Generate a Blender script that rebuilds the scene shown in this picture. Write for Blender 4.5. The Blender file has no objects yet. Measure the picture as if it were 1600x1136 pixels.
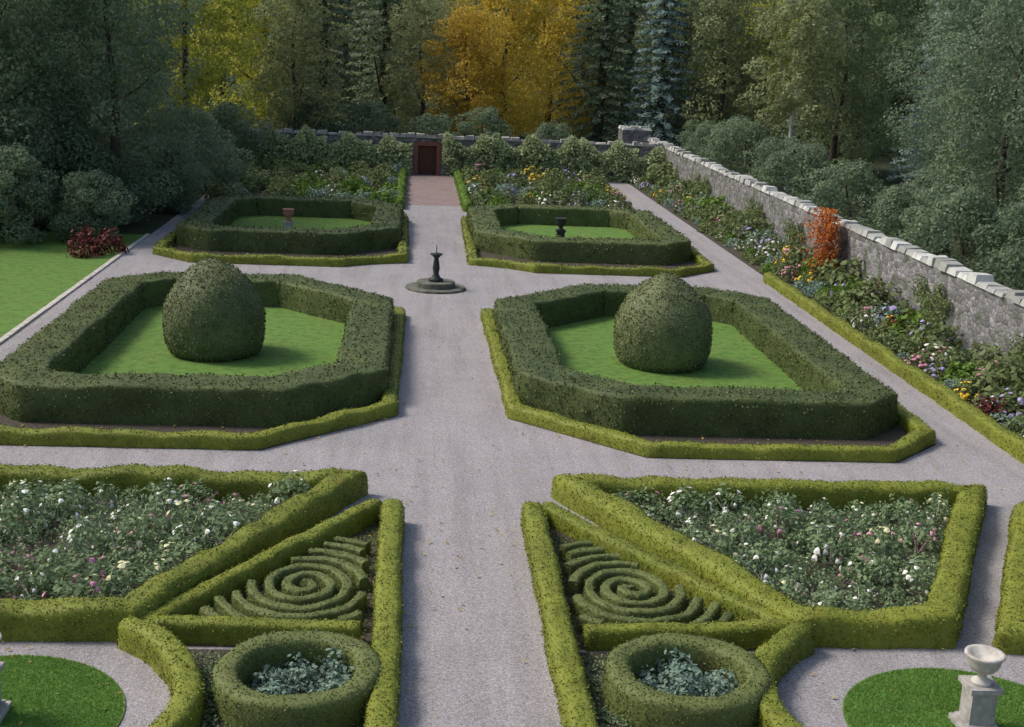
import bpy, math, random
import numpy as np
from mathutils import Matrix, Vector, noise

random.seed(7)
rng = np.random.default_rng(7)
R = math.radians
S = bpy.context.scene
COL = S.collection

# ------------------------------------------------------------------ camera
PITCH, YAW, ROLL = R(13.653), R(4.582), R(2.529)
F = Vector((math.sin(YAW)*math.cos(PITCH), math.cos(YAW)*math.cos(PITCH), -math.sin(PITCH)))
RT = Vector((math.cos(YAW), -math.sin(YAW), 0))
UP = RT.cross(F)
R2 = RT*math.cos(ROLL) + UP*math.sin(ROLL)
U2 = -RT*math.sin(ROLL) + UP*math.cos(ROLL)
cam = bpy.data.cameras.new('camera')
cam.sensor_width = 36; cam.lens = 46.27
cam.clip_start = 0.5; cam.clip_end = 2000
co = bpy.data.objects.new('camera', cam); COL.objects.link(co)
m = Matrix.Identity(4)
for i in range(3):
    m[i][0] = R2[i]; m[i][1] = U2[i]; m[i][2] = -F[i]
m[0][3], m[1][3], m[2][3] = 0, 0, 10
co.matrix_world = m
S.camera = co

# ------------------------------------------------------------------ light
SUN_EL, SUN_AZ = R(48), R(286)       # hazy sun, high and from the far left
w = bpy.data.worlds.new('World'); S.world = w; w.use_nodes = True
nt = w.node_tree
sky = nt.nodes.new('ShaderNodeTexSky'); sky.sky_type = 'NISHITA'; sky.sun_disc = False
sky.sun_elevation = SUN_EL; sky.sun_rotation = SUN_AZ
sky.dust_density = 3.0; sky.air_density = 1.0; sky.ozone_density = 1.0
nt.links.new(sky.outputs[0], nt.nodes['Background'].inputs[0])
nt.nodes['Background'].inputs[1].default_value = 0.085
sl = bpy.data.lights.new('sun', 'SUN'); sl.energy = 1.5; sl.angle = R(16); sl.color = (1, .95, .87)
so = bpy.data.objects.new('sun', sl); COL.objects.link(so)
d = Vector((math.sin(SUN_AZ)*math.cos(SUN_EL), math.cos(SUN_AZ)*math.cos(SUN_EL), math.sin(SUN_EL)))
so.rotation_euler = d.to_track_quat('Z', 'Y').to_euler()
so.location = d*60
S.view_settings.view_transform = 'Standard'; S.view_settings.look = 'None'
S.view_settings.gamma = 1; S.view_settings.exposure = 0.88
S.render.engine = 'CYCLES'

# ------------------------------------------------------------------ materials
def new_mat(name):
    mt = bpy.data.materials.new(name); mt.use_nodes = True
    n = mt.node_tree; b = n.nodes['Principled BSDF']
    b.inputs['Roughness'].default_value = .8
    b.inputs['Specular IOR Level'].default_value = .2
    return mt, n, b

def ramp(n, fac, stops):
    r = n.nodes.new('ShaderNodeValToRGB')
    e = r.color_ramp.elements
    while len(e) < len(stops): e.new(.5)
    for x, (p, c) in zip(e, stops):
        x.position = p; x.color = (*c, 1)
    n.links.new(fac, r.inputs[0]); return r.outputs[0]

def noise_tex(n, scale, detail=4, rough=.6, vec=None):
    t = n.nodes.new('ShaderNodeTexNoise')
    t.inputs['Scale'].default_value = scale; t.inputs['Detail'].default_value = detail
    t.inputs['Roughness'].default_value = rough
    if vec is None:
        g = n.nodes.new('ShaderNodeNewGeometry'); vec = g.outputs['Position']
    n.links.new(vec, t.inputs['Vector']); return t.outputs[0]

def mixc(n, a, b, fac, mode='MIX'):
    x = n.nodes.new('ShaderNodeMix'); x.data_type = 'RGBA'; x.blend_type = mode
    for s, v in ((x.inputs[6], a), (x.inputs[7], b), (x.inputs[0], fac)):
        if isinstance(v, (int, float)): s.default_value = v
        elif isinstance(v, tuple): s.default_value = (*v, 1)
        else: n.links.new(v, s)
    return x.outputs[2]

def bump(n, b, h, strength=.4, dist=.05):
    u = n.nodes.new('ShaderNodeBump'); u.inputs['Strength'].default_value = strength
    u.inputs['Distance'].default_value = dist
    n.links.new(h, u.inputs['Height']); n.links.new(u.outputs[0], b.inputs['Normal'])

def leafmat(name, dark, light, scale=.8, rough=.55, spread=.5, trans=0, patch=False):
    """foliage: colour varies leaf by leaf and in broad patches"""
    mt, n, b = new_mat(name)
    g = n.nodes.new('ShaderNodeNewGeometry')
    oi = n.nodes.new('ShaderNodeObjectInfo')
    nz = noise_tex(n, scale, 3)
    a = n.nodes.new('ShaderNodeMath'); a.operation = 'MULTIPLY_ADD'
    n.links.new(g.outputs['Random Per Island'], a.inputs[0]); a.inputs[1].default_value = spread
    n.links.new(nz, a.inputs[2])
    a2 = n.nodes.new('ShaderNodeMath'); a2.operation = 'MULTIPLY_ADD'
    n.links.new(oi.outputs['Random'], a2.inputs[0]); a2.inputs[1].default_value = .25
    n.links.new(a.outputs[0], a2.inputs[2])
    c = ramp(n, a2.outputs[0], [(.35, dark), (.95, light)])
    if patch:
        pz = noise_tex(n, 1.7, 6, .7)
        c = mixc(n, c, tuple(x*k for x, k in zip(light, (.85, .62, .8))), ramp(n, pz, [(.54, (0, 0, 0)), (.70, (.6, .6, .6))]))
    n.links.new(c, b.inputs['Base Color'])
    b.inputs['Roughness'].default_value = rough
    nb = noise_tex(n, 22, 3)
    bump(n, b, nb, .5, .04)
    if trans:
        tr = n.nodes.new('ShaderNodeBsdfTranslucent'); n.links.new(c, tr.inputs[0])
        mx_ = n.nodes.new('ShaderNodeMixShader'); mx_.inputs[0].default_value = trans
        n.links.new(b.outputs[0], mx_.inputs[1]); n.links.new(tr.outputs[0], mx_.inputs[2])
        n.links.new(mx_.outputs[0], n.nodes['Material Output'].inputs['Surface'])
    return mt

def plain(name, col, rough=.8, var=.25, scale=6):
    mt, n, b = new_mat(name)
    nz = noise_tex(n, scale, 5)
    c = ramp(n, nz, [(.3, tuple(x*(1-var) for x in col)), (.7, tuple(min(1, x*(1+var)) for x in col))])
    n.links.new(c, b.inputs['Base Color']); b.inputs['Roughness'].default_value = rough
    bump(n, b, nz, .3, .02)
    return mt

M = {}
M['box'] = leafmat('box_leaves', (.060, .082, .012), (.200, .225, .030), 1.4, patch=True)
M['boxold'] = leafmat('box_leaves_dull', (.048, .066, .020), (.135, .160, .048), 1.6, patch=True)
M['yew'] = leafmat('yew_needles', (.029, .046, .014), (.104, .130, .040), .9, patch=True)
M['topiary'] = leafmat('topiary_needles', (.050, .070, .026), (.155, .180, .075), 1.2, patch=True)
M['rose'] = leafmat('rose_leaves', (.075, .135, .055), (.235, .315, .155), 2.5, trans=.25)
M['silver'] = leafmat('silver_leaves', (.10, .15, .11), (.24, .34, .26), 2.5, trans=.2)
M['shrub'] = leafmat('shrub_leaves', (0.057, 0.092, 0.030), (0.184, 0.230, 0.086), 1.5, trans=.25)
M['bright'] = leafmat('bright_leaves', (.05, .11, .015), (.15, .25, .035), 1.5, trans=.25)
M['climb'] = leafmat('climber_leaves', (0.120, 0.185, 0.074), (0.447, 0.501, 0.251), .9, trans=.25)
M['red'] = leafmat('red_creeper_leaves', (.20, .022, .012), (.52, .17, .03), 1.2, trans=.3)
M['darkred'] = leafmat('copper_leaves', (.06, .012, .014), (.14, .03, .025), 1.2)
M['turf'] = leafmat('grass_blades', (.080, .165, .024), (.20, .36, .075), 1.2, trans=.3)
M['litter'] = leafmat('dead_leaves', (.12, .07, .02), (.42, .30, .07), 3)
M['white'] = plain('white_petals', (.80, .78, .70), .6, .1)
M['pink'] = plain('pink_petals', (.62, .25, .36), .6, .2)
M['lilac'] = plain('lilac_petals', (.36, .30, .52), .6, .2)
M['yellow'] = plain('yellow_petals', (.75, .48, .04), .6, .2)
M['cream'] = plain('cream_petals', (.72, .68, .40), .6, .15)
M['bark'] = plain('bark', (.085, .07, .055), .9, .4, 5)
M['birchbark'] = plain('birch_bark', (.62, .60, .57), .8, .25, 3)
M['stone'] = plain('weathered_stone', (.36, .34, .31), .85, .3, 7)
M['mossy'] = plain('mossy_stone', (.13, .135, .105), .9, .5, 4)
M['pale_stone'] = plain('pale_stone', (.50, .465, .41), .85, .32, 5)
M['bronze'] = plain('dark_lead', (.035, .037, .036), .55, .3, 9)
M['terracotta'] = plain('terracotta', (.34, .16, .13), .8, .2, 9)
M['door'] = plain('door_boards', (.10, .045, .032), .7, .3, 9)
M['brick'] = plain('brick_surround', (.24, .10, .075), .85, .3, 12)

# gravel
mt, n, b = new_mat('gravel'); M['gravel'] = mt
n1 = noise_tex(n, 60, 4, .7); n2 = noise_tex(n, .6, 5, .6); n3 = noise_tex(n, 6, 4, .7)
n4 = noise_tex(n, 17, 5, .8)
c = ramp(n, n1, [(.36, (.22, .207, .207)), (.64, (.64, .605, .61))])
c = mixc(n, c, ramp(n, n4, [(.34, (.52, .51, .50)), (.58, (1, 1, 1))]), 1.0, 'MULTIPLY')
c = mixc(n, c, ramp(n, n2, [(.3, (.84, .84, .83)), (.7, (1, .98, .98))]), 1.0, 'MULTIPLY')
mp = n.nodes.new('ShaderNodeMapping'); mp.inputs['Scale'].default_value = (1.5, .10, 1)
g = n.nodes.new('ShaderNodeNewGeometry'); n.links.new(g.outputs['Position'], mp.inputs[0])
c = mixc(n, c, ramp(n, noise_tex(n, 1.3, 4, .65, mp.outputs[0]), [(.32, (.84, .83, .83)), (.55, (1.0, 1.0, 1.0))]), 1.0, 'MULTIPLY')
c = mixc(n, c, (.16, .17, .10), ramp(n, n3, [(.58, (0, 0, 0)), (.75, (.45, .45, .45))]))
n.links.new(c, b.inputs['Base Color']); b.inputs['Roughness'].default_value = .95
bump(n, b, n1, .5, .02)
mt, n, b = new_mat('worn_brick_paving'); M['brickpath'] = mt
br = n.nodes.new('ShaderNodeTexBrick'); br.inputs['Scale'].default_value = 3.5
g = n.nodes.new('ShaderNodeNewGeometry'); n.links.new(g.outputs['Position'], br.inputs['Vector'])
br.inputs['Color1'].default_value = (.22, .12, .10, 1); br.inputs['Color2'].default_value = (.30, .19, .165, 1); br.inputs['Mortar'].default_value = (.25, .22, .21, 1)
c = mixc(n, br.outputs[0], (.26, .24, .235), ramp(n, noise_tex(n, 1.2, 5), [(.4, (0, 0, 0)), (.65, (.9, .9, .9))]))
n.links.new(c, b.inputs['Base Color']); b.inputs['Roughness'].default_value = .9
# lawn
mt, n, b = new_mat('lawn_grass'); M['lawn'] = mt
n1 = noise_tex(n, 14, 6, .8); n2 = noise_tex(n, .8, 5, .65); n3 = noise_tex(n, 3, 5, .7)
c = ramp(n, n1, [(.25, (.075, .150, .024)), (.75, (.165, .290, .062))])
c = mixc(n, c, (.15, .20, .05), ramp(n, n2, [(.45, (0, 0, 0)), (.72, (.6, .6, .6))]))
c = mixc(n, c, (.045, .10, .018), ramp(n, n3, [(.45, (0, 0, 0)), (.7, (.75, .75, .75))]))
n.links.new(c, b.inputs['Base Color']); b.inputs['Roughness'].default_value = .9
bump(n, b, n1, .2, .02)
# soil
mt, n, b = new_mat('bed_soil'); M['soil'] = mt
n1 = noise_tex(n, 18, 6, .75); n2 = noise_tex(n, 2.2, 4, .6)
c = ramp(n, n1, [(.3, (.045, .035, .028)), (.7, (.115, .095, .075))])
c = mixc(n, c, (.06, .08, .03), ramp(n, n2, [(.5, (0, 0, 0)), (.7, (.7, .7, .7))]))
n.links.new(c, b.inputs['Base Color']); bump(n, b, n1, .8, .05)
# rough ground
mt, n, b = new_mat('woodland_floor'); M['ground'] = mt
n1 = noise_tex(n, 3, 6, .7)
c = ramp(n, n1, [(.3, (.022, .034, .014)), (.7, (.06, .07, .028))])
n.links.new(c, b.inputs['Base Color']); bump(n, b, n1, .8, .2)
# rubble wall
mt, n, b = new_mat('rubble_stone'); M['rubble'] = mt
g = n.nodes.new('ShaderNodeNewGeometry')
v = n.nodes.new('ShaderNodeTexVoronoi'); v.inputs['Scale'].default_value = 3.2
mp = n.nodes.new('ShaderNodeMapping'); mp.inputs['Scale'].default_value = (1, 1, 1.7)
n.links.new(g.outputs['Position'], mp.inputs[0]); n.links.new(mp.outputs[0], v.inputs['Vector'])
v2 = n.nodes.new('ShaderNodeTexVoronoi'); v2.feature = 'DISTANCE_TO_EDGE'; v2.inputs['Scale'].default_value = 3.2
n.links.new(mp.outputs[0], v2.inputs['Vector'])
sep = n.nodes.new('ShaderNodeSeparateColor'); n.links.new(v.outputs['Color'], sep.inputs[0])
c = ramp(n, sep.outputs[0], [(.0, (.13, .125, .125)), (.5, (.23, .22, .22)), (1, (.36, .345, .34))])
c = mixc(n, (.11, .105, .10), c, ramp(n, v2.outputs[0], [(.01, (0, 0, 0)), (.06, (1, 1, 1))]))
c = mixc(n, c, (.07, .095, .04), ramp(n, noise_tex(n, 1.1, 5), [(.5, (0, 0, 0)), (.68, (.8, .8, .8))]))
n.links.new(c, b.inputs['Base Color']); bump(n, b, v2.outputs[0], .8, .06)
mt, n, b = new_mat('coping_stone'); M['coping'] = mt
n1 = noise_tex(n, 2.5, 6, .7)
g = n.nodes.new('ShaderNodeNewGeometry')
c = ramp(n, g.outputs['Random Per Island'], [(0, (.26, .26, .235)), (1, (.60, .60, .56))])
c = mixc(n, c, (.20, .21, .16), ramp(n, n1, [(.5, (0, 0, 0)), (.72, (.7, .7, .7))]))
n.links.new(c, b.inputs['Base Color']); bump(n, b, n1, .5, .04)

# ------------------------------------------------------------------ mesh helpers
def raw_mesh(name, V, faces, mat, smooth=False):
    me = bpy.data.meshes.new(name)
    me.from_pydata([tuple(v) for v in V], [], faces)
    if smooth: me.polygons.foreach_set('use_smooth', [True]*len(me.polygons))
    me.materials.append(mat); me.update(); return me

def quads_mesh(name, V, mat):
    """V: (n,4,3) array of separate quads"""
    nq = len(V); me = bpy.data.meshes.new(name)
    me.vertices.add(nq*4); me.vertices.foreach_set('co', np.asarray(V, dtype=np.float32).ravel())
    me.loops.add(nq*4); me.loops.foreach_set('vertex_index', np.arange(nq*4, dtype=np.int32))
    me.polygons.add(nq)
    me.polygons.foreach_set('loop_start', np.arange(0, nq*4, 4, dtype=np.int32))
    me.polygons.foreach_set('loop_total', np.full(nq, 4, dtype=np.int32))
    me.materials.append(mat); me.update(calc_edges=True); return me

def merge(me, V):
    """append separate quads to an existing mesh"""
    n0 = len(me.vertices); p0 = len(me.polygons)
    co_ = np.empty(n0*3, np.float32); me.vertices.foreach_get('co', co_)
    faces = [tuple(p.vertices) for p in me.polygons]
    q = np.arange(len(V)*4).reshape(-1, 4) + n0
    new = bpy.data.meshes.new(me.name)
    allv = np.concatenate([co_.reshape(-1, 3), np.asarray(V).reshape(-1, 3)])
    new.from_pydata(allv.tolist(), [], faces + q.tolist())
    sm = np.zeros(len(new.polygons), bool); sm[:p0] = True
    new.polygons.foreach_set('use_smooth', sm)
    new.materials.append(me.materials[0]); new.update()
    bpy.data.meshes.remove(me); return new

def leaf_quads(P, N, size, aspect=.6, tilt=.7, fold=0):
    n_ = len(P)
    N = N + rng.normal(0, tilt, (n_, 3)); N /= np.linalg.norm(N, axis=1)[:, None]+1e-9
    A = np.cross(N, rng.normal(0, 1, (n_, 3))); A /= np.linalg.norm(A, axis=1)[:, None]+1e-9
    B = np.cross(N, A)
    s = (size*rng.uniform(.65, 1.35, n_))[:, None]
    return np.stack([P-A*s*.5, P-B*s*.5*aspect+A*s*.06, P+A*s*.5, P+B*s*.5*aspect+A*s*.06], 1)

def surf_leaves(me, dens, size, off=(-.01, .035), tilt=.7, zmin=-1):
    co_ = np.empty(len(me.vertices)*3); me.vertices.foreach_get('co', co_); co_ = co_.reshape(-1, 3)
    me.calc_loop_triangles()
    t = np.array([lt.vertices[:] for lt in me.loop_triangles])
    a, b_, c_ = co_[t[:, 0]], co_[t[:, 1]], co_[t[:, 2]]
    nn = np.cross(b_-a, c_-a); ar = np.linalg.norm(nn, axis=1)/2
    k = int(ar.sum()*dens)
    i = rng.choice(len(t), k, p=ar/ar.sum())
    r1 = np.sqrt(rng.random(k))[:, None]; r2 = rng.random(k)[:, None]
    P = a[i]*(1-r1) + b_[i]*r1*(1-r2) + c_[i]*r1*r2
    N = nn[i]/(2*ar[i][:, None]+1e-12)
    P = P + N*rng.uniform(off[0], off[1], k)[:, None]
    ok = P[:, 2] > zmin
    return leaf_quads(P[ok], N[ok], size, tilt=tilt)

def link(name, me, parent=None, loc=None):
    o = bpy.data.objects.new(name, me); COL.objects.link(o)
    if parent: o.parent = parent
    if loc: o.location = loc
    return o
def tag(o, label, cat, group=None, kind=None):
    if label: o['label'] = label
    if cat: o['category'] = cat
    if group: o['group'] = group
    if kind: o['kind'] = kind
    return o
def empty(name, loc, label, cat, group=None, rz=0):
    o = bpy.data.objects.new(name, None); COL.objects.link(o); o.empty_display_size = .2
    o.location = loc; o.rotation_euler[2] = rz
    return tag(o, label, cat, group)
def struct(name, me): return tag(link(name, me), None, None, None, 'structure')

def sheet(name, pts, z, mat):
    return struct(name, raw_mesh(name, [(x, y, z) for x, y in pts], [tuple(range(len(pts)))], mat))
def slab(pts, z0, z1):
    n_ = len(pts)
    V = [(x, y, z0) for x, y in pts] + [(x, y, z1) for x, y in pts]
    Fc = [tuple(range(n_, 2*n_))] + [(i, (i+1) % n_, n_+(i+1) % n_, n_+i) for i in range(n_)]
    return V, Fc
def box(x0, x1, y0, y1, z0, z1):
    V = [(x, y, z) for z in (z0, z1) for x, y in ((x0, y0), (x1, y0), (x1, y1), (x0, y1))]
    return V, [(3, 2, 1, 0), (4, 5, 6, 7), (0, 1, 5, 4), (1, 2, 6, 5), (2, 3, 7, 6), (3, 0, 4, 7)]
def join(*parts):
    V, Fc = [], []
    for v_, f_ in parts:
        k = len(V); V += list(v_); Fc += [tuple(i+k for i in f) for f in f_]
    return V, Fc
def lathe(prof, seg=24):
    V, Fc = [], []
    for r, z in prof:
        for k in range(seg):
            a = 2*math.pi*k/seg; V.append((r*math.cos(a), r*math.sin(a), z))
    for i in range(len(prof)-1):
        for k in range(seg):
            k2 = (k+1) % seg
            Fc.append((i*seg+k, i*seg+k2, (i+1)*seg+k2, (i+1)*seg+k))
    Fc.append(tuple(range(seg-1, -1, -1))); Fc.append(tuple((len(prof)-1)*seg+k for k in range(seg)))
    return V, Fc
def circle(cx, cy, r, k=48, a0=0, a1=2*math.pi):
    full = abs(a1-a0-2*math.pi) < 1e-6
    return [(cx+r*math.cos(a0+(a1-a0)*i/(k if full else k-1)), cy+r*math.sin(a0+(a1-a0)*i/(k if full else k-1))) for i in range(k)]

def resample(pts, step, closed):
    P = [Vector((p[0], p[1])) for p in pts]
    if closed: P.append(P[0])
    out = []
    for a, b_ in zip(P, P[1:]):
        k = max(1, round((b_-a).length/step))
        for i in range(k): out.append(a.lerp(b_, i/k))
    if not closed: out.append(P[-1])
    return out

def hedge_mesh(name, pts, wd, ht, mat, closed=False, step=.22, amp=.05, leaf=.05, dens=260, rad=None, wave=0., nfreq=1.3):
    P = resample(pts, step, closed); n_ = len(P)
    rad = rad or min(wd, ht)*.28
    prof = []
    hw = wd/2
    ks = max(2, int((ht-rad)/.22))
    side = [(hw*(1.0-.05*i/ks) , (ht-rad)*i/ks) for i in range(ks+1)]
    hx = side[-1][0]
    arc = [(hx-rad+rad*math.cos(a), ht-rad+rad*math.sin(a)) for a in (math.pi*.17, math.pi*.33, math.pi*.5)]
    kt = max(1, int((2*(hx-rad))/.25))
    top = [((hx-rad)*(1-2*i/kt), ht) for i in range(1, kt)]
    half = side + arc
    prof = half + top + [(-x, z) for x, z in reversed(half)]
    k = len(prof)
    V = []
    for i in range(n_):
        a = P[i-1] if (i or closed) else P[0]
        c_ = P[(i+1) % n_] if (i < n_-1 or closed) else P[-1]
        t0 = (P[i]-a); t1 = (c_-P[i])
        if t0.length < 1e-6: t0 = t1
        if t1.length < 1e-6: t1 = t0
        t0.normalize(); t1.normalize(); t = (t0+t1)
        if t.length < 1e-3: t = t1.copy()
        t.normalize(); nrm = Vector((t.y, -t.x))
        sc = 1/max(.55, nrm.dot(Vector((t1.y, -t1.x))))
        endk = 1.0
        for x, z in prof:
            q = Vector((P[i].x+nrm.x*x*sc, P[i].y+nrm.y*x*sc, z))
            dn = noise.noise_vector(q*nfreq)*amp + noise.noise_vector(q*4.1)*amp*.6 + noise.noise_vector(q*.45)*amp*.7
            if z < .02: dn.z = 0
            zz = 1 + (wave*noise.noise(Vector((P[i].x*.9, P[i].y*.9, 3.1))) if wave else 0)
            V.append((q.x+dn.x, q.y+dn.y, max(0, q.z*zz+dn.z)))
    Fc = []
    for i in range(n_ if closed else n_-1):
        j = (i+1) % n_
        for s in range(k-1):
            Fc.append((i*k+s, j*k+s, j*k+s+1, i*k+s+1))
    if not closed:
        Fc.append(tuple(range(k))); Fc.append(tuple((n_-1)*k+s for s in range(k-1, -1, -1)))
    me = raw_mesh(name, V, Fc, mat, True)
    if dens:
        me = merge(me, surf_leaves(me, dens, leaf, off=(-leaf*.25, leaf*.75), zmin=.01))
    return me

def hedge(name, pts, wd, ht, mat, label, group=None, cat='hedge', **kw):
    return tag(link(name, hedge_mesh(name, pts, wd, ht, mat, **kw)), label, cat, group)

AX = 1.2
def mx(pts): return [(2*AX-x, y) for x, y in pts]

# ------------------------------------------------------------------ ground
me = raw_mesh('ground', [(-900, -60, 0), (900, -60, 0), (900, 1200, 0), (-900, 1200, 0)], [(0, 1, 2, 3)], M['ground'])
struct('ground', me)
sheet('gravel_path', [(-13.0, 6), (16.3, 6), (16.3, 101), (-13.0, 101)], .006, M['gravel'])
# wooded hillside behind
V, Fc = [], []
nx, ny = 40, 14
for j in range(ny):
    for i in range(nx):
        x = -260+520*i/(nx-1); y = 150+250*j/(ny-1)
        z = 46*(1-math.cos(math.pi*min(1, j/(ny-2))))/2 + 5*noise.noise(Vector((x*.02, y*.02, 0))) - .5
        V.append((x, y, z if j else -1))
for j in range(ny-1):
    for i in range(nx-1):
        a = j*nx+i; Fc.append((a, a+1, a+nx+1, a+nx))
struct('hillside', raw_mesh('hillside', V, Fc, M['ground'], True))

# lawn beyond the left path, with its stone edging
sheet('lawn', [(-45, 12), (-13.1, 12), (-13.1, 66), (-45, 66)], .022, M['lawn'])
V, Fc = [], []
y = 12.0; parts = []
while y < 66:
    L = random.uniform(.7, 1.1)
    parts.append(box(-13.17+random.uniform(-.01, .01), -12.98, y, y+L-.015, -.02, .075+random.uniform(-.01, .01)))
    y += L
struct('kerb', raw_mesh('kerb', *join(*parts), M['pale_stone']))

# ------------------------------------------------------------------ clipped yew plots
def octo(x0, x1, y0, y1, c0, c1, c2, c3):
    """corners cut: c0 (x0,y0) c1 (x1,y0) c2 (x1,y1) c3 (x0,y1)"""
    return [(x0+c0, y0), (x1-c1, y0), (x1, y0+c1), (x1, y1-c2), (x1-c2, y1), (x0+c3, y1), (x0, y1-c3), (x0, y0+c0)]

plots = [('front', 33.3, 50.4, 2.4, .9, 1.5, 3.4), ('far', 61.6, 76.0, 2.6, 1.2, 1.5, 2.0)]
for pn, y0, y1, c0, c1, c2, c3 in plots:
    for side in (0, 1):
        f = (lambda p: p) if side else mx
        wl = 'right' if side else 'left'
        fy = y0-2.0 if pn == 'front' else 58.3
        bed = octo(2.72, 14.2, fy, y1+1.6, c0+.9, c1+.8, c2+.8, c3+.9)
        def rond(poly, off):
            q = list(poly); Rr = 6.1+off
            xa = AX+1.52+off*.5
            if pn == 'front':
                yb = poly[4][1]; a0 = -math.asin((54-yb)/Rr); a1 = -math.acos((xa-AX)/Rr)
                q[5:7] = [(AX+Rr*math.cos(a0+(a1-a0)*t/9), 54+Rr*math.sin(a0+(a1-a0)*t/9)) for t in range(10)]
            else:
                yb = poly[0][1]; a0 = math.acos((xa-AX)/Rr); a1 = math.asin((yb-54)/Rr)
                q = [(AX+Rr*math.cos(a0+(a1-a0)*t/9), 54+Rr*math.sin(a0+(a1-a0)*t/9)) for t in range(10)] + q[1:7]
            return q
        bed = rond(bed, 0)
        o = sheet('soil', f(bed), .014, M['soil'])
        hl = octo(3.0+.75, 13.6-.75, y0+.75, y1-.75, c0-.2, c1-.1, c2-.1, c3-.1)
        hedge('yew_hedge', f(hl), 1.5, 1.02, M['yew'],
              {'front': 'broad flat topped dark yew hedge framing the %s of the two lawns nearer the viewer' % wl,
               'far': 'broad dark yew hedge framing the %s of the two lawns beyond the sundial' % wl}[pn],
              'clipped yew hedges round the four lawns', closed=True, leaf=.075 if pn == 'front' else .11,
              dens=150 if pn == 'front' else 60, amp=.05, rad=.12)
        bl = octo(2.72+.22, 14.2-.22, fy+.25, y1+1.6-.25, c0+.8, c1+.7, c2+.7, c3+.8)
        hedge('box_edging', f(rond(bl, .22)), .44, .36, M['box'],
              {'front': 'low yellow green box edging outside the yew hedge of the nearer %s lawn' % wl,
               'far': 'low yellow green box edging outside the yew hedge of the farther %s lawn' % wl}[pn],
              'low box edgings round the yew hedges', closed=True, leaf=.05 if pn == 'front' else .09,
              dens=330 if pn == 'front' else 100, amp=.045, wave=.2)
        lw = octo(3.0+1.2, 13.6-1.2, y0+1.2, y1-1.2, c0-.3, c1, c2, c3)
        sheet('lawn', f(lw), .03, M['lawn'])

# beehive topiaries
def topiary():
    prof = [(1.30, 0), (1.45, .25), (1.54, .6), (1.56, 1.0), (1.54, 1.35), (1.47, 1.68), (1.34, 1.98), (1.15, 2.25), (.93, 2.48), (.70, 2.67),
            (.50, 2.80), (.34, 2.90), (.18, 2.97), (.04, 3.0)]
    V, Fc = lathe(prof, 40)
    V = [tuple(Vector(v)+noise.noise_vector(Vector(v)*1.6)*.07+noise.noise_vector(Vector(v)*5)*.03) for v in V]
    V = [(x, y, max(0, z)) for x, y, z in V]
    me = raw_mesh('yew_topiary', V, Fc, M['topiary'], True)
    return merge(me, surf_leaves(me, 420, .07, off=(-.02, .05), zmin=.02))
tm = topiary()
tag(link('yew_topiary', tm, None, (-6.2, 41.4, .03)), 'rounded beehive yew topiary tapering to a blunt tip on the left front lawn', 'topiary', 'beehive topiaries on the lawns')
o = tag(link('yew_topiary', topiary(), None, (8.2, 41.4, .03)), 'rounded beehive yew topiary tapering to a blunt tip on the right front lawn', 'topiary', 'beehive topiaries on the lawns')
o.rotation_euler[2] = 1.3

# ------------------------------------------------------------------ sundial on its round steps
sd = empty('sundial', (1.0, 53.8, 0), 'slim dark sundial pillar on round stone steps at the crossing of the paths', 'sundial')
for r0, r1, z0, z1 in ((1.25, 1.22, 0, .10), (.8, .78, .10, .32)):
    link('step', raw_mesh('step', *lathe([(r0, z0), (r0, z1-.03), (r1, z1), (r1-.02, z1+.001)], 40), M['mossy']), sd)
link('pedestal', raw_mesh('pedestal', *lathe([(.30, .32), (.30, .42), (.19, .48), (.11, .62), (.15, .86), (.12, 1.1), (.09, 1.28), (.17, 1.36), (.19, 1.42)], 20), M['bronze'], True), sd)
link('dial_plate', raw_mesh('dial_plate', *lathe([(.26, 1.42), (.26, 1.46), (.24, 1.47)], 24), M['bronze']), sd)
link('gnomon', raw_mesh('gnomon', [(-.02, -.2, 1.47), (.02, -.2, 1.47), (.02, .2, 1.47), (-.02, .2, 1.47), (-.015, .19, 1.80), (.015, .19, 1.80)],
     [(0, 1, 2, 3), (0, 4, 5, 1), (1, 5, 2), (2, 5, 4, 3), (3, 4, 0)], M['bronze']), sd)

# small ornaments on the far lawns
def vase(mat):
    return lathe([(.20, .75), (.12, .82), (.10, .9), (.22, 1.0), (.29, 1.15), (.27, 1.28), (.32, 1.34), (.30, 1.36), (.2, 1.33), (.05, 1.25)], 20)
for x, mat, lb in ((-6.3, 'terracotta', 'small pinkish terracotta vase on a plinth on the far left lawn'), (7.6, 'bronze', 'small dark vase on a stone plinth on the far right lawn')):
    e = empty('garden_vase', (x, 67.2, .03), lb, 'vase', 'small vases on the far lawns')
    link('plinth', raw_mesh('plinth', *join(box(-.28, .28, -.28, .28, 0, .12), box(-.2, .2, -.2, .2, .12, .66), box(-.25, .25, -.25, .25, .66, .75)), M['stone' if mat != 'bronze' else 'bronze']), e)
    link('vase', raw_mesh('vase', *vase(0), M[mat], True), e)

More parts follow.
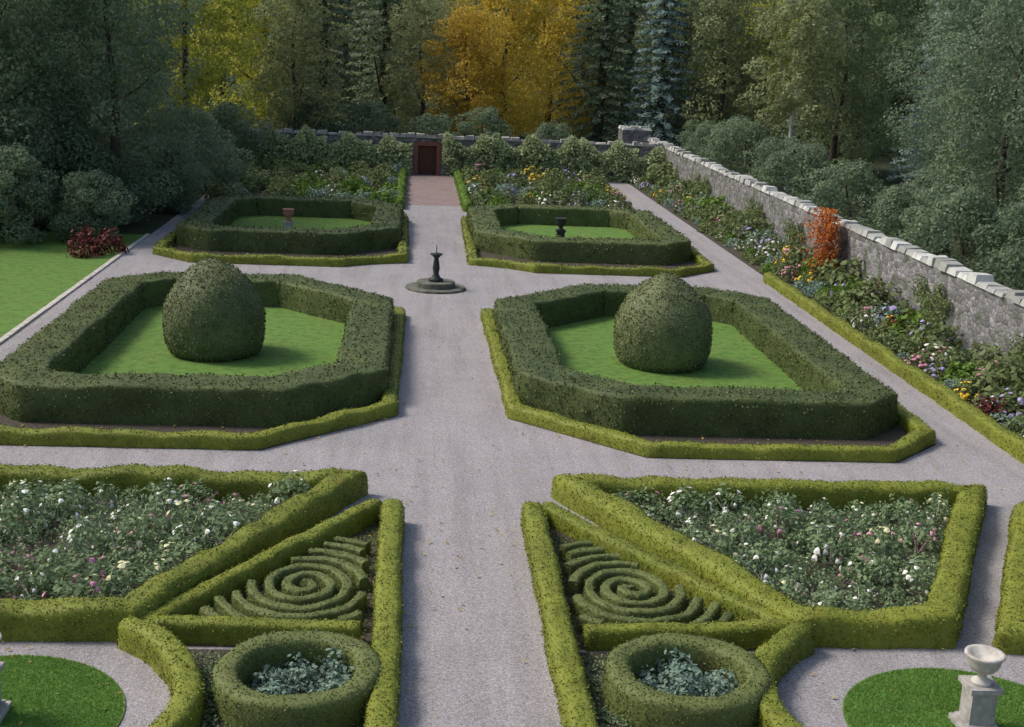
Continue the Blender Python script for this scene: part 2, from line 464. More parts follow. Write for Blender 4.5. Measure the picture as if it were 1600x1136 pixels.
# ------------------------------------------------------------------ lower parterre
PX = 1.47          # half distance between the edgings of the lower central path
for side in (0, 1):
    f = (lambda p: p) if side else mx
    wl = 'right' if side else 'left'
    # rose bed
    bed = [(3.75, 27.95), (13.0, 27.95), (9.5, 20.95), (7.0, 20.95)]
    sheet('soil', f(bed), .014, M['soil'])
    hedge('box_hedge', f(bed), .62, .58, M['box'], 'clipped box hedge with a wavy top enclosing the %s rose bed' % wl, 'box hedges round the rose beds',
          closed=True, leaf=.045, dens=520, amp=.05, wave=.22, step=.16)
    # outer hedge beyond the slanting side path
    hedge('box_hedge', f([(14.6, 27.2), (13.7, 26.6), (10.75, 20.75), (12.5, 20.6), (15.5, 20.6)]), .6, .58, M['box'],
          'box hedge across the slanting gravel path on the outer side of the %s rose bed' % wl, 'outer box hedges', leaf=.045, dens=480, amp=.05, wave=.15, step=.16)
    # edging along the central path
    tri = [(AX+PX+.1, 27.0), (6.75, 20.7), (AX+PX, 20.7)]
    sheet('soil', f([(AX+PX, 27.1), (6.9, 20.5), (AX+PX, 20.5)]), .014, M['soil'])
    hedge('box_edging', f([(AX+PX, 26.5), (AX+PX, 12.0)]), .46, .5, M['box'], 'straight box edging along the %s side of the nearer central path' % wl, 'path edgings',
          leaf=.042, dens=560, amp=.045, wave=.12, step=.15)
    hedge('box_edging', f([(AX+PX+.35, 26.75), (6.7, 20.8), (AX+PX+.45, 20.6)]), .36, .42, M['box'], 'slanting box edging around the %s knot bed' % wl, 'knot bed edgings',
          leaf=.042, dens=560, amp=.045, wave=.12, step=.15)
    # the knot: one spiral of low box clipped to the bed's triangle
    cx_, cy_ = 4.2, 22.55
    A, B_, C_ = tri
    def inside(x, y, mgn):
        ok = x > A[0]+mgn+.1 and y > 20.75+mgn
        ex, ey = B_[0]-A[0], B_[1]-A[1]; L = math.hypot(ex, ey)
        return ok and ((x-A[0])*ey-(y-A[1])*ex)/L > mgn
    segs, cur = [], []
    th = .9
    while th < 2*math.pi*17:
        r = .32*th/(2*math.pi)
        x, y = cx_+r*math.cos(th)*.98, cy_+r*math.sin(th)*1.18
        if inside(x, y, .26): cur.append((x, y))
        else:
            if len(cur) > 3: segs.append(cur)
            cur = []
        th += .14/max(r, .2)
    if len(cur) > 3: segs.append(cur)
    ms = [hedge_mesh('k', f(s), .19, .30, M['boxold'], step=.11, amp=.03, leaf=.036, dens=620, nfreq=2.5) for s in segs]
    V, Fc = join(*[([v.co[:] for v in q.vertices], [tuple(p.vertices) for p in q.polygons]) for q in ms])
    for q in ms: bpy.data.meshes.remove(q)
    tag(link('knot_hedge', raw_mesh('knot_hedge', V, Fc, M['boxold'], False)), 'low box knot clipped in a spiral maze in the %s triangular bed' % wl, 'knot hedge', 'spiral box knots')
    # ring bed nearer the viewer
    rx, ry = (4.5, 18.75) if side else (-1.6, 18.75)
    bedp = f([(AX+PX, 20.4), (6.5, 20.4)]) + (f(circle(8.75, 18.0, 3.1, 16, R(128), R(222)))) + f([(AX+PX, 13.5)])
    sheet('soil', bedp, .012, M['soil'])
    hedge('box_ring', circle(rx, ry, 1.1, 44), .42, .58, M['boxold'], 'ring of clipped box around grey green plants left of centre in the foreground' if not side else 'ring of clipped box around grey green plants right of centre in the foreground',
          'box rings in the foreground', closed=True, leaf=.042, dens=600, amp=.04, step=.15)
    # arc of box round the lawn circle
    hedge('box_edging', f(circle(8.75, 18.0, 3.15, 30, R(125), R(238))), .44, .48, M['box'], 'curved box edging wrapping the gravel around the %s round lawn' % wl, 'curved box edgings', leaf=.042, dens=560, amp=.045, wave=.12, step=.15)
    # round lawn with stone urn
    ux, uy = (8.86, 17.88) if side else (-6.12, 18.1)
    sheet('lawn', circle(ux, uy, 2.0, 64), .03, M['lawn'])
    e = empty('stone_urn', (ux, uy, .03), 'pale stone urn on a square pedestal in the middle of the %s round lawn' % wl, 'urn', 'stone urns on the round lawns')
    link('pedestal', raw_mesh('pedestal', *join(box(-.34, .34, -.34, .34, 0, .1), box(-.27, .27, -.27, .27, .1, .16), box(-.22, .22, -.22, .22, .16, .72), box(-.28, .28, -.28, .28, .72, .8)), M['stone']), e)
    e.scale = (.9, .9, .95)
    link('bowl', raw_mesh('bowl', *lathe([(.17, .8), (.17, .85), (.08, .9), (.07, .98), (.2, 1.04), (.27, 1.14), (.29, 1.24), (.34, 1.30), (.33, 1.33), (.27, 1.32), (.2, 1.24), (.03, 1.2)], 28), M['pale_stone'], True), e)

# ------------------------------------------------------------------ plants
def clump_quads(r, h, nleaf, size, upright=.4, hollow=.45, name_=''):
    u = rng.normal(0, 1, (nleaf, 3)); u /= np.linalg.norm(u, axis=1)[:, None]; u[:, 2] = abs(u[:, 2])
    rad = rng.uniform(0 if name_ == 'catmint' else hollow, 1, nleaf)**.6
    lump = np.array([1+.28*noise.noise(Vector(x)*2.3+Vector((r*7, h*3, 0))) for x in u])
    P = u*(rad*lump)[:, None]*np.array([r, r, h]); P[:, 2] += .02
    return leaf_quads(P, u+np.array([0, 0, upright]), size, tilt=.8)
def bloom_mesh(r, h, k, size, mat, zlo=.55):
    V, Fc = [], []
    for i in range(k):
        u = rng.normal(0, 1, 3); u /= np.linalg.norm(u); u[2] = abs(u[2])
        if u[2] < .2: u[2] += .3
        c0 = u*np.array([r, r, h])*rng.uniform(.9, 1.08)
        s = size*rng.uniform(.6, 1.2); b0 = len(V)
        V.append(tuple(c0+u*s*.5))
        a = np.cross(u, [0.3, .2, 1]); a /= np.linalg.norm(a); b_ = np.cross(u, a)
        for t in range(6):
            q = 2*math.pi*t/6; V.append(tuple(c0+(a*math.cos(q)+b_*math.sin(q))*s*(.9+.25*(t % 2))))
        V.append(tuple(c0-u*s*.3))
        k0 = len(V); V += [(-.004, 0, .03), (.004, 0, .03), tuple(c0+np.array([.004, 0, 0])), tuple(c0-np.array([.004, 0, 0]))]; Fc.append((k0, k0+1, k0+2, k0+3))
        for t in range(6):
            t2 = (t+1) % 6
            Fc.append((b0, b0+1+t, b0+1+t2)); Fc.append((b0+7, b0+1+t2, b0+1+t))
    return raw_mesh('blooms', V, Fc, M[mat])

def kind(name, leafm, bloomm, r, h, nleaf, size, nb, bs, variants=3):
    out = []
    for _ in range(variants):
        lm = quads_mesh(name+'_foliage', clump_quads(r, h, nleaf, size, name_=name), M[leafm])
        out.append((lm, bloom_mesh(r, h, nb, bs, bloomm) if bloomm else None))
    return out
def plant(name, mesh, loc, sc, label, cat, group):
    lm, bm_ = mesh
    e = tag(link(name, lm, None, loc), label, cat, group)
    e.scale = (sc*random.uniform(.9, 1.15), sc*random.uniform(.9, 1.15), sc*random.uniform(.85, 1.2)); e.rotation_euler[2] = random.uniform(0, 6.28)
    if bm_: link('blooms', bm_, e)
    return e
def inpoly(x, y, P):
    r = False
    for (x0, y0), (x1, y1) in zip(P, P[1:]+P[:1]):
        if (y0 > y) != (y1 > y) and x < (x1-x0)*(y-y0)/(y1-y0)+x0: r = not r
    return r
def scatter(P, k, dmin, tries=6000, mgn=None):
    xs = [p[0] for p in P]; ys = [p[1] for p in P]; out = []
    for _ in range(tries):
        x, y = random.uniform(min(xs), max(xs)), random.uniform(min(ys), max(ys))
        if inpoly(x, y, P) and all((x-a)**2+(y-b_)**2 > dmin**2 for a, b_ in out):
            out.append((x, y))
            if len(out) >= k: break
    return out

K = {'white': kind('rose', 'rose', 'white', .42, .55, 300, .085, 9, .048),
     'pink': kind('rose', 'rose', 'pink', .42, .55, 300, .085, 7, .045),
     'cream': kind('rose', 'rose', 'cream', .42, .6, 300, .085, 9, .048),
     'plain': kind('rose', 'rose', None, .42, .45, 260, .085, 0, 0),
     'silver': kind('catmint', 'silver', None, .34, .34, 420, .085, 0, 0)}
for side in (0, 1):
    f = (lambda p: p) if side else mx
    wl = 'right' if side else 'left'
    P = f([(4.6, 27.4), (12.2, 27.4), (9.3, 21.5), (7.35, 21.5)])
    for (x, y) in scatter(P, 84, .52):
        kd = random.choice(['white', 'white', 'pink', 'cream', 'plain', 'plain'])
        col = {'white': 'white flowered', 'pink': 'pink flowered', 'cream': 'cream flowered', 'plain': 'flowerless'}[kd]
        plant('rose_bush', random.choice(K[kd]), (x, y, .014), random.choice([.7, .85, 1.0, 1.25])*random.uniform(.9, 1.1), '%s grey green rose bush in the %s foreground bed' % (col, wl), 'rose bush', 'rose bushes in the %s bed' % wl)
    rx = 4.5 if side else -1.6
    for (x, y) in scatter(circle(rx, 18.75, .8, 20), 9, .40):
        plant('catmint', random.choice(K['silver']), (x, y, .012), random.uniform(.9, 1.2), 'silvery green leafy clump inside the foreground box ring on the %s' % wl, 'plant', 'silver plants in the %s box ring' % wl)

# ------------------------------------------------------------------ walls
WX = 19.15
def rubble_wall(x0, x1, y0, y1, z, step=.5):
    """a long wall as a bumpy grid box"""
    def grid(o_, du, dv, nu, nv):
        V, Fc = [], []
        for j in range(nv+1):
            for i in range(nu+1):
                p_ = Vector(o_)+Vector(du)*(i/nu)+Vector(dv)*(j/nv)
                p_ += noise.noise_vector(p_*.9)*.05; V.append(tuple(p_))
        for j in range(nv):
            for i in range(nu):
                a = j*(nu+1)+i; Fc.append((a, a+1, a+nu+2, a+nu+1))
        return V, Fc
    lx, ly = x1-x0, y1-y0
    nxx, nyy, nz = max(1, int(lx/step)), max(1, int(ly/step)), max(1, int(z/step))
    return join(grid((x0, y0, 0), (lx, 0, 0), (0, 0, z), nxx, nz), grid((x1, y0, 0), (0, ly, 0), (0, 0, z), nyy, nz),
                grid((x1, y1, 0), (-lx, 0, 0), (0, 0, z), nxx, nz), grid((x0, y1, 0), (0, -ly, 0), (0, 0, z), nyy, nz),
                grid((x0, y0, z), (lx, 0, 0), (0, ly, 0), nxx, nyy))
def coping_row(along, x0, x1, a0, a1, z):
    parts = []; t = a0
    while t < a1:
        L = random.uniform(.5, .95); h = random.uniform(.10, .32); o_ = random.uniform(-.05, .05)
        e = min(t+L-.03, a1)
        b_ = box(x0-.06+o_, x1+.06+o_, t, e, z-.02, z+h) if along == 'y' else box(t, e, x0-.06+o_, x1+.06+o_, z-.02, z+h)
        V, Fc = b_
        mxx = sum(v[0] for v in V)/8; my = sum(v[1] for v in V)/8
        V = [((v[0]-mxx)*(.82 if i > 3 else 1)+mxx+random.uniform(-.02, .02), (v[1]-my)*(.85 if i > 3 else 1)+my+random.uniform(-.02, .02), v[2]+(random.uniform(-.05, .03) if i > 3 else 0)) for i, v in enumerate(V)]
        parts.append((V, Fc)); t += L
    return join(*parts)
rw = tag(link('stone_wall', raw_mesh('stone_wall', *rubble_wall(WX, WX+.6, 14, 109, 2.72), M['rubble'])), 'long grey rubble garden wall with pale jagged coping along the right flower border', 'wall')
link('coping', raw_mesh('coping', *coping_row('y', WX, WX+.6, 14, 109, 2.72), M['coping']), rw)
DX0, DX1 = .15, 1.75
bw = empty('stone_wall', (0, 101, 0), 'stone wall covered in climbers across the far end of the garden', 'wall')
v1 = rubble_wall(-30, DX0, 0, .6, 2.8); v2_ = rubble_wall(DX1, WX+.55, 0, .6, 2.8)
link('wall', raw_mesh('wall', *join(v1, v2_, box(DX0, DX1, .02, .58, 2.25, 2.8)), M['rubble']), bw)
link('coping', raw_mesh('coping', *coping_row('x', 0, .6, -30, WX+.5, 2.8), M['stone']), bw)
link('door_surround', raw_mesh('door_surround', *join(box(DX0-.22, DX0+.1, -.08, .3, 0, 2.2), box(DX1-.1, DX1+.22, -.08, .3, 0, 2.2), box(DX0-.22, DX1+.22, -.08, .3, 2.2, 2.5)), M['brick']), bw)
dr = link('door', raw_mesh('door', *join(*[box(DX0+.1+i*.233, DX0+.1+i*.233+.225, .2, .27, 0, 2.2) for i in range(6)]), M['door']), bw)
link('handle', raw_mesh('handle', *box(DX1-.3, DX1-.2, .15, .2, 1.0, 1.12), M['bronze']), dr)
pr = empty('stone_pier', (WX-.9, 110.2, 0), 'square rubble stone pier taller than the wall at the far right corner', 'pier')
link('shaft', raw_mesh('shaft', *rubble_wall(-1.2, 1.2, -1.2, 1.2, 3.5, .4), M['rubble']), pr)
link('cap', raw_mesh('cap', *join(coping_row('y', -1.2, -.4, -1.2, 1.2, 3.5), coping_row('y', .4, 1.2, -1.2, 1.2, 3.5), coping_row('y', -.33, .33, -1.2, 1.2, 3.5))
     , M['coping']), pr)

# climbers on the back wall
def climber(wd, ht, dep, nl, size, mat):
    P = np.stack([rng.uniform(-wd/2, wd/2, nl), -abs(rng.normal(0, dep, nl))-.05, ht*rng.random(nl)**.8], 1)
    lim = np.array([ht*(.75+.35*noise.noise(Vector((x*.8, wd, 0)))) for x in P[:, 0]])
    P = P[P[:, 2] < lim+.15]
    bl = np.array([noise.noise(Vector(p)*1.1) for p in P]); P = P[bl > -.34]
    return quads_mesh('climber', leaf_quads(P, np.tile([0, -1., .5], (len(P), 1)), size, tilt=.6), M[mat])
cm = [climber(4.8, 3.6, .35, 4600, .24, 'climb') for _ in range(3)]
x = -27.0; i = 0
while x < 18:
    if not (DX0-2.4 < x < DX1+2.4):
        c_ = tag(link('climber', cm[i % 3], None, (x, 101, 0)), 'leafy green climber trained over the far stone wall', 'climber', 'climbers on the far wall')
        c_.scale = (random.uniform(.85, 1.1), 1, random.uniform(.8, 1.05))
    x += random.uniform(2.7, 3.7); i += 1
cw = [climber(4.8, 3.2, .28, 3800, .15, 'shrub') for _ in range(3)]
# red creeper on the right wall
rc = tag(link('red_shrub', climber(1.9, 4.1, .5, 3600, .16, 'red'), None, (WX-.35, 57.2, 0)), 'tall bright red and orange autumn shrub against the right stone wall', 'shrub')
rc.rotation_euler[2] = -math.pi/2

for y in (30, 37.5, 46, 64, 72, 86):
    c_ = tag(link('climber', cw[int(y) % 3], None, (WX, y, 0)), 'leafy green climber hanging on the right stone wall', 'climber', 'climbers on the right wall')
    c_.rotation_euler[2] = -math.pi/2; c_.scale = (random.uniform(.55, .95), .8, random.uniform(.6, .85))

# ------------------------------------------------------------------ flower borders
sheet('soil', [(16.3, 20), (WX, 20), (WX, 101), (16.3, 101)], .016, M['soil'])
sheet('brick_path', [(-.55, 82), (2.95, 82), (2.95, 100.9), (-.55, 100.9)], .012, M['brickpath'])
sheet('soil', [(-12.5, 80), (-.6, 80), (-.6, 101), (-12.5, 101)], .016, M['soil'])
sheet('soil', [(3.0, 80), (14.2, 80), (14.2, 101), (3.0, 101)], .016, M['soil'])
hedge('box_edging', [(16.1, 22), (16.1, 58)], .42, .42, M['box'], 'long yellow green box edging along the foot of the right flower border', 'border edgings', leaf=.05, dens=330, amp=.05, wave=.2)
for xx, wl in ((-.85, 'left'), (3.25, 'right')):
    hedge('box_edging', [(xx, 79.5), (xx, 100)], .5, .55, M['bright'], 'bright green edging along the %s side of the far end of the central path' % wl, 'far path edgings', leaf=.1, dens=90, amp=.08, wave=.3)
B = {'green': kind('shrub', 'shrub', None, .62, .75, 420, .14, 0, 0),
     'lilac': kind('aster', 'shrub', 'lilac', .5, .7, 300, .12, 26, .07),
     'pinkf': kind('phlox', 'shrub', 'pink', .5, .7, 300, .12, 22, .07),
     'yellowf': kind('coneflower', 'shrub', 'yellow', .5, .7, 300, .12, 26, .07),
     'whitef': kind('phlox', 'shrub', 'white', .5, .75, 300, .12, 18, .06),
     'silver': kind('lavender', 'silver', None, .5, .5, 360, .10, 0, 0),
     'bright': kind('shrub', 'bright', None, .6, .6, 420, .14, 0, 0),
     'copper': kind('shrub', 'darkred', None, .6, .8, 420, .14, 0, 0)}
WORD = {'green': ('shrub', 'mid green leafy shrub'), 'lilac': ('aster_clump', 'lilac flowered aster clump'), 'pinkf': ('phlox_clump', 'pink flowered phlox clump'),
        'yellowf': ('coneflower_clump', 'yellow flowered daisy clump'), 'whitef': ('phlox_clump', 'white flowered phlox clump'), 'silver': ('lavender', 'silvery grey lavender mound'),
        'bright': ('shrub', 'bright yellow green leafy mound'), 'copper': ('shrub', 'dark copper red leaved shrub')}
pts = scatter([(16.75, 21), (18.75, 21), (18.75, 100), (16.75, 100)], 215, .64, 12000)
for (x, y) in pts:
    kd = random.choices(list(WORD), [10, 3, 3, 1.6, 2.5, 4, 2.5, .7])[0]
    nm, lb = WORD[kd]
    plant(nm, random.choice(B[kd]), (x, y, .016), random.uniform(.8, 1.25)*(1+.25*(x-17.5)), lb + ' in the border below the right wall', 'plant', nm.replace('_', ' ') + ' in the right border, ' + lb.split()[0])
for P, wl in (([(-12.2, 80.8), (-1.4, 80.8), (-1.4, 100.4), (-12.2, 100.4)], 'left'), ([(3.9, 80.8), (13.8, 80.8), (13.8, 100.4), (3.9, 100.4)], 'right')):
    for (x, y) in scatter(P, 70, 1.25, 5000):
        kd = random.choices(list(WORD), [12, 1, 1, 2.0 if wl == 'right' else .5, 1, 4, 4, .8])[0]
        nm, lb = WORD[kd]
        plant(nm, random.choice(B[kd]), (x, y, .016), random.uniform(1.1, 1.7), lb + ' in the %s bed below the far wall' % wl, 'plant', '%s in the far %s bed, %s' % (nm.replace('_', ' '), wl, lb.split()[0]))

for (x, y) in scatter([(18.1, 24), (18.95, 24), (18.95, 100), (18.1, 100)], 34, 1.7, 4000):
    kd = random.choice(['green', 'green', 'bright', 'silver', 'green'])
    plant('wall_shrub', random.choice(B[kd]), (x, y, .016), random.uniform(1.6, 2.3), 'tall leafy shrub standing against the right stone wall', 'shrub', 'tall shrubs against the right wall')
# low ground cover in the foreground ring beds
for side in (0, 1):
    P = [(AX+PX+.3, 20.1), (6.3, 20.2), (5.35, 18.6), (5.5, 17.0), (AX+PX+.3, 14.5)]
    if not side: P = mx(P)
    pts = scatter(P, 2600, .0, 9000)
    rx_ = 4.5 if side else -1.6
    pts = [p_ for p_ in pts if math.hypot(p_[0]-rx_, p_[1]-18.75) > 1.25]
    Q = np.repeat(np.array([(x, y, .05) for x, y in pts]), 3, axis=0) + rng.normal(0, .06, (len(pts)*3, 3))*np.array([1, 1, .55])
    Q[:, 2] = abs(Q[:, 2])+.012
    tag(link('ground_cover', quads_mesh('ground_cover', leaf_quads(Q, np.tile([0, 0, 1.], (len(Q), 1)), .06, tilt=.6), M['rose'])),
        'low grey green ground cover around the %s foreground box ring' % ('right' if side else 'left'), 'ground cover', None, 'stuff')
# moss and seedlings between the ridges of the knots
for side in (0, 1):
    P = [(AX+PX+.3, 26.2), (6.3, 20.95), (AX+PX+.3, 20.95)]
    if not side: P = mx(P)
    pts = scatter(P, 3000, .0, 9000)
    Q = np.repeat(np.array([(x, y, .03) for x, y in pts]), 2, axis=0) + rng.normal(0, .05, (len(pts)*2, 3))*np.array([1, 1, .4])
    Q[:, 2] = abs(Q[:, 2])+.012
    tag(link('moss', quads_mesh('moss', leaf_quads(Q, np.tile([0, 0, 1.], (len(Q), 1)), .05, tilt=.5), M['boxold'])),
        'green moss and seedlings on the soil of the %s knot bed' % ('right' if side else 'left'), 'moss', None, 'stuff')
# turf and fallen leaves
def turf(name, cx, cy, rad, k):
    a = rng.uniform(0, 2*math.pi, k); r = rad*np.sqrt(rng.random(k))
    P = np.stack([cx+r*np.cos(a), cy+r*np.sin(a), np.full(k, .03)], 1)
    h = rng.uniform(.02, .045, k); th_ = rng.uniform(0, 6.28, k)
    wv = np.stack([np.cos(th_), np.sin(th_), 0*th_], 1)*.006
    tip = np.stack([rng.normal(0, .014, k), rng.normal(0, .014, k), h], 1)
    return tag(link(name, quads_mesh(name, np.stack([P-wv, P+wv, P+tip+wv*.3, P+tip-wv*.3], 1), M['turf']))
        , 'short mown grass of the %s round lawn' % ('left' if cx < 0 else 'right'), 'grass', None, 'stuff')
turf('grass', -6.12, 18.1, 1.98, 45000); turf('grass', 8.86, 17.88, 1.98, 45000)
def litter(k):
    x = rng.uniform(-12.8, 16, k); y = rng.uniform(14, 100, k)
    P = np.stack([x, y, np.full(k, .05)], 1)
    return P
tag(link('fallen_leaves', quads_mesh('fallen_leaves', leaf_quads(litter(4200), np.tile([0, 0, 1.], (4200, 1)), .085, tilt=.25), M['litter'])),
    'scattered yellow and brown fallen leaves on the lawns and paths', 'leaves', None, 'stuff')

# ------------------------------------------------------------------ trees
def trunk_mesh(h, r, mat, lean=.4, limbs=6, z0=.35):
    V, Fc = [], []
    def tube(pts, rs, seg=8):
        b0 = len(V)
        for i, (p_, r_) in enumerate(zip(pts, rs)):
            t = (pts[min(i+1, len(pts)-1)]-pts[max(i-1, 0)]).normalized()
            a = t.cross(Vector((.3, 1, .1))).normalized(); b_ = t.cross(a)
            for k in range(seg):
                q = 2*math.pi*k/seg; V.append(tuple(p_+(a*math.cos(q)+b_*math.sin(q))*r_))
        for i in range(len(pts)-1):
            for k in range(seg):
                k2 = (k+1) % seg; Fc.append((b0+i*seg+k, b0+i*seg+k2, b0+(i+1)*seg+k2, b0+(i+1)*seg+k))
    pts = [Vector((lean*math.sin(i*.7+lean*9)*i/8, lean*math.cos(i*.9)*i/8, h*i/8)) for i in range(9)]
    tube(pts, [r*(1.35 if i == 0 else 1-.1*i) for i in range(9)])
    for k in range(limbs):
        t = z0+(1-z0)*k/limbs; p0 = pts[min(8, int(t*8))]
        a = k*2.4; L = h*.3*(1.2-t)
        q = [p0, p0+Vector((math.cos(a)*L*.5, math.sin(a)*L*.5, L*.35)), p0+Vector((math.cos(a)*L, math.sin(a)*L, L*.8))]
        tube(q, [r*.4*(1.1-t), r*.28*(1.1-t), r*.1], 6)
    return raw_mesh('trunk', V, Fc, M[mat], True)

def crown_broad(h, rx, zlo, nblob, nleaf, size, mat, flat=1.0):
    Ps, Ns = [], []
    for i in range(nblob):
        z = zlo+(h-zlo)*((i+.5)/nblob)
        t = (z-zlo)/(h-zlo)
        rr = rx*math.sqrt(max(.05, 1-(2*t-.85)**2/1.45))*random.uniform(.25, 1.0)
        a = i*2.4+random.uniform(-.5, .5)
        c0 = np.array([rr*math.cos(a), rr*math.sin(a), z])
        br = rx*random.uniform(.22, .40)
        k = nleaf//nblob
        u = rng.normal(0, 1, (k, 3)); u /= np.linalg.norm(u, axis=1)[:, None]
        lump = np.array([1+.35*noise.noise(Vector(q)*2.2+Vector((i, 0, 0))) for q in u])
        P = c0+u*(br*lump*rng.uniform(.55, 1.05, k)**.5)[:, None]*np.array([1, 1, .72*flat])
        Ps.append(P); Ns.append(u+np.array([0, 0, .35]))
    P = np.concatenate(Ps); N = np.concatenate(Ns)
    ok = P[:, 2] > .15
    return quads_mesh('crown', leaf_quads(P[ok], N[ok], size, tilt=.7), M[mat])
def crown_conifer(h, rx, zlo, nleaf, size, mat):
    tiers = int((h-zlo)/.75); Ps, Ns = [], []
    for i in range(tiers):
        z = zlo+(h-zlo)*i/tiers; r = rx*(1-i/tiers)**.75+.25
        nb = max(5, int(7*r/rx)+5)
        for b_ in range(nb):
            a = 2*math.pi*b_/nb+i*1.3+random.uniform(-.25, .25); L = r*random.uniform(.75, 1.1)
            k = max(6, int(nleaf/tiers/nb))
            t = rng.random(k)**.7
            x = t*L; wv = rng.normal(0, .16+.12*L*.3, k)*(1.2-t*.6)
            zz = z-.28*x+.05*x*x/max(L, .5)+rng.normal(0, .09, k)
            P = np.stack([x*math.cos(a)-wv*math.sin(a), x*math.sin(a)+wv*math.cos(a), zz], 1)
            Ps.append(P); Ns.append(np.tile([math.cos(a)*.5, math.sin(a)*.5, 1.], (k, 1)))
    P = np.concatenate(Ps); N = np.concatenate(Ns); ok = P[:, 2] > .1
    return quads_mesh('crown', leaf_quads(P[ok], N[ok], size, aspect=.45, tilt=.45), M[mat])

M['t_dark'] = leafmat('dark_tree_leaves', (0.069, 0.115, 0.064), (0.236, 0.301, 0.178), .35, trans=0.42)
M['t_mid'] = leafmat('mid_tree_leaves', (0.079, 0.122, 0.059), (0.266, 0.324, 0.157), .3, trans=0.42)
M['t_blue'] = leafmat('bluish_conifer_needles', (0.129, 0.193, 0.175), (0.367, 0.481, 0.434), .35, trans=0.42)
M['t_yellow'] = leafmat('autumn_yellow_leaves', (.34, .29, .04), (.72, .57, .10), .3, trans=0.42)
M['t_orange'] = leafmat('autumn_orange_leaves', (.32, .22, .03), (.66, .45, .07), .3, trans=0.42)
M['t_lime'] = leafmat('yellow_green_leaves', (0.155, 0.201, 0.026), (0.510, 0.510, 0.082), .3, trans=0.42)
M['t_olive'] = leafmat('olive_leaves', (0.114, 0.144, 0.056), (0.360, 0.393, 0.186), .3, trans=0.42)
def tree_kind(sp, h, rx, zlo, mat, nleaf, size, bark='bark', nblob=46):
    cr = crown_conifer(h, rx, zlo, nleaf, size, mat) if sp == 'con' else crown_broad(h, rx, zlo, nblob, nleaf, size, mat)
    return (trunk_mesh(h*.85, h*.018+.08, bark, random.uniform(.2, .7)), cr)
T = {'dark': [tree_kind('b', 17, 5.2, .8, 't_dark', 30000, .22, nblob=70), tree_kind('b', 19, 5.6, 1.0, 't_dark', 30000, .22, nblob=60)],
     'mid': [tree_kind('b', 18, 5.0, 1.2, 't_mid', 17000, .29), tree_kind('b', 16, 5.4, 1.0, 't_mid', 17000, .29)],
     'con': [tree_kind('con', 21, 4.2, .6, 't_blue', 20000, .34), tree_kind('con', 23, 4.6, .5, 't_dark', 20000, .34)],
     'yellow': [tree_kind('b', 18, 5.6, 2.5, 't_yellow', 18000, .30)],
     'orange': [tree_kind('b', 17, 5.0, 3.5, 't_orange', 16000, .28)],
     'lime': [tree_kind('b', 17, 5.0, 1.0, 't_lime', 18000, .29)],
     'olive': [tree_kind('b', 17, 5.2, 1.0, 't_olive', 17000, .29)],
     'under': [tree_kind('b', 5.5, 3.2, .2, 't_dark', 11000, .19, nblob=26), tree_kind('b', 5, 3.0, .2, 't_dark', 11000, .19, nblob=26)]}
def tree(kd, x, y, sc, label, group, name='tree'):
    tr, cr = random.choice(T[kd])
    e = empty(name, (x, y, 0), label, 'tree', group, random.uniform(0, 6.28))
    e.scale = (sc, sc, sc)
    link('trunk', tr, e); link('crown', cr, e)
    return e
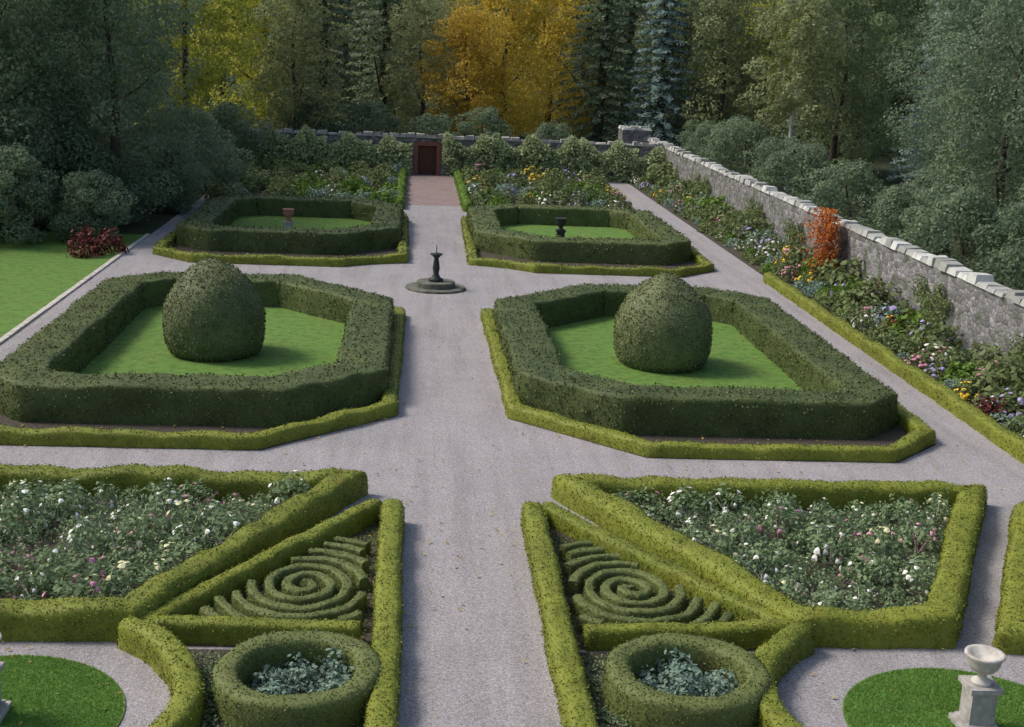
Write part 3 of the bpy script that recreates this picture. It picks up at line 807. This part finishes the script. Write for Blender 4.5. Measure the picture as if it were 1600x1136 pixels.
PLACE = [  # kind, x, y, scale, label, group
 ('yellow', 8.0, 121, 1.0, 'golden yellow autumn tree rising behind the middle of the far wall', None),
 ('orange', 4.2, 114, .72, 'small bronze tinted autumn tree in front of the golden yellow tree', None),
 ('yellow', 12.5, 128, .95, 'second golden yellow autumn tree, on the right behind the far wall', None),
 ('lime', -17.5, 104, 1.05, 'yellow green tree behind the left end of the far wall', None),
 ('lime', -13.0, 116, 1.0, 'taller yellow green tree rising behind the first yellow green one', None),
 ('con', -8.0, 116, 1.0, None, None), ('con', -3.0, 122, .95, None, None), ('olive', 0.5, 117, .8, None, None), ('con', 16.5, 120, 1.05, None, None),
 ('con', 21.5, 117, 1.0, None, None), ('olive', 26.5, 116, .95, None, None), ('mid', 24.5, 124, 1.0, None, None), ('lime', 32, 122, .85, 'faint yellow green tree far back on the right beyond the wall', None),
 ('con', 33.5, 110, 1.0, None, None), ('mid', 39, 116, 1.1, None, None), ('con', 43, 106, 1.05, None, None),
 ('mid', 29.5, 92, .8, None, None), ('dark', 34, 80, .9, None, None), ('con', 38, 92, .95, None, None), ('dark', 31, 68, .8, None, None), ('mid', 41, 74, .95, None, None),
 ('dark', 30, 56, .75, None, None), ('dark', 37, 60, .9, None, None), ('dark', 28.5, 46, .62, None, None), ('dark', 36, 47, .85, None, None), ('olive', 30.5, 37, .5, None, None), ('dark', 45, 62, 1.0, None, None), ('mid', 50, 84, 1.1, None, None),
 ('dark', -15.5, 70, .85, None, None), ('dark', -21, 68, 1.0, None, None), ('con', -26, 71, 1.0, None, None), ('dark', -19.5, 78, .95, None, None), ('con', -22.5, 87, 1.0, None, None),
 ('dark', -27, 80, 1.0, None, None), ('dark', -25, 99, 1.05, None, None), ('olive', -9.5, 107, .8, None, None), ('con', -27, 93, 1.1, None, None), ('dark', -33, 76, 1.1, None, None), ('dark', -31, 66, .9, None, None), ('dark', -36, 88, 1.1, None, None),
]
DESC = {'dark': 'dark evergreen tree', 'mid': 'mid green leafy tree', 'con': 'tall tiered conifer', 'olive': 'olive green leafy tree', 'lime': 'yellow green tree', 'under': 'low dark bush'}
for kd, x, y, sc, lb, gp in PLACE:
    where = 'beyond the far wall' if y > 104 and -13 < x < 24 else ('in the wood beyond the right wall' if x > 20 else 'in the wood beside the left lawn')
    tree(kd, x, y, sc, lb or '%s %s' % (DESC[kd], where), gp or ('trees ' + where), 'conifer' if kd == 'con' else 'tree')
for x in np.linspace(-58, 72, 22):           # back row on the slope
    kd = random.choice(['con', 'dark', 'mid', 'con', 'dark', 'olive'])
    tree(kd, x+random.uniform(-2, 2), random.uniform(134, 150), random.uniform(1.05, 1.3), '%s in the back row of the wood' % DESC[kd], 'trees in the back row', 'conifer' if kd == 'con' else 'tree')
for x, y in [(23.5, y_) for y_ in range(34, 112, 7)] + [(x_, 106) for x_ in range(-24, 14, 5)] + [(-13.6, 74), (-16, 69), (-22, 66.5), (-13.5, 81), (-13.5, 88), (-14, 95)]:
    tree('under', x+random.uniform(-.8, .8), y+random.uniform(-1.5, 1.5), random.uniform(.7, .95), 'low dark bush growing under the trees', 'bushes under the trees', 'bush')
for x, y, sc in ((-15.2, 63.5, .62), (-18.5, 62.5, .75), (-22.5, 62, .8), (-26.5, 60, .85), (-24.2, 53, .8)):
    tree('under', x, y, sc, 'low dark bush at the far edge of the left lawn', 'bushes round the left lawn', 'bush')
for x, y in ((-13.75, 60.2), (-14.5, 59.2)):
    plant('copper_shrub', B['copper'][0], (x, y, .02), 1.35, 'dark copper red shrub at the far corner of the left lawn', 'shrub', 'copper shrubs by the left lawn')
# birch with a white trunk
bt = empty('birch', (25.2, 88.0, 0), 'slender birch with a white trunk against the dark wood', 'tree')
link('trunk', trunk_mesh(8, .24, 'birchbark', .15, 4, .7), bt)
c_ = link('crown', crown_broad(14, 3.2, 5.6, 30, 9000, .24, 't_olive'), bt)
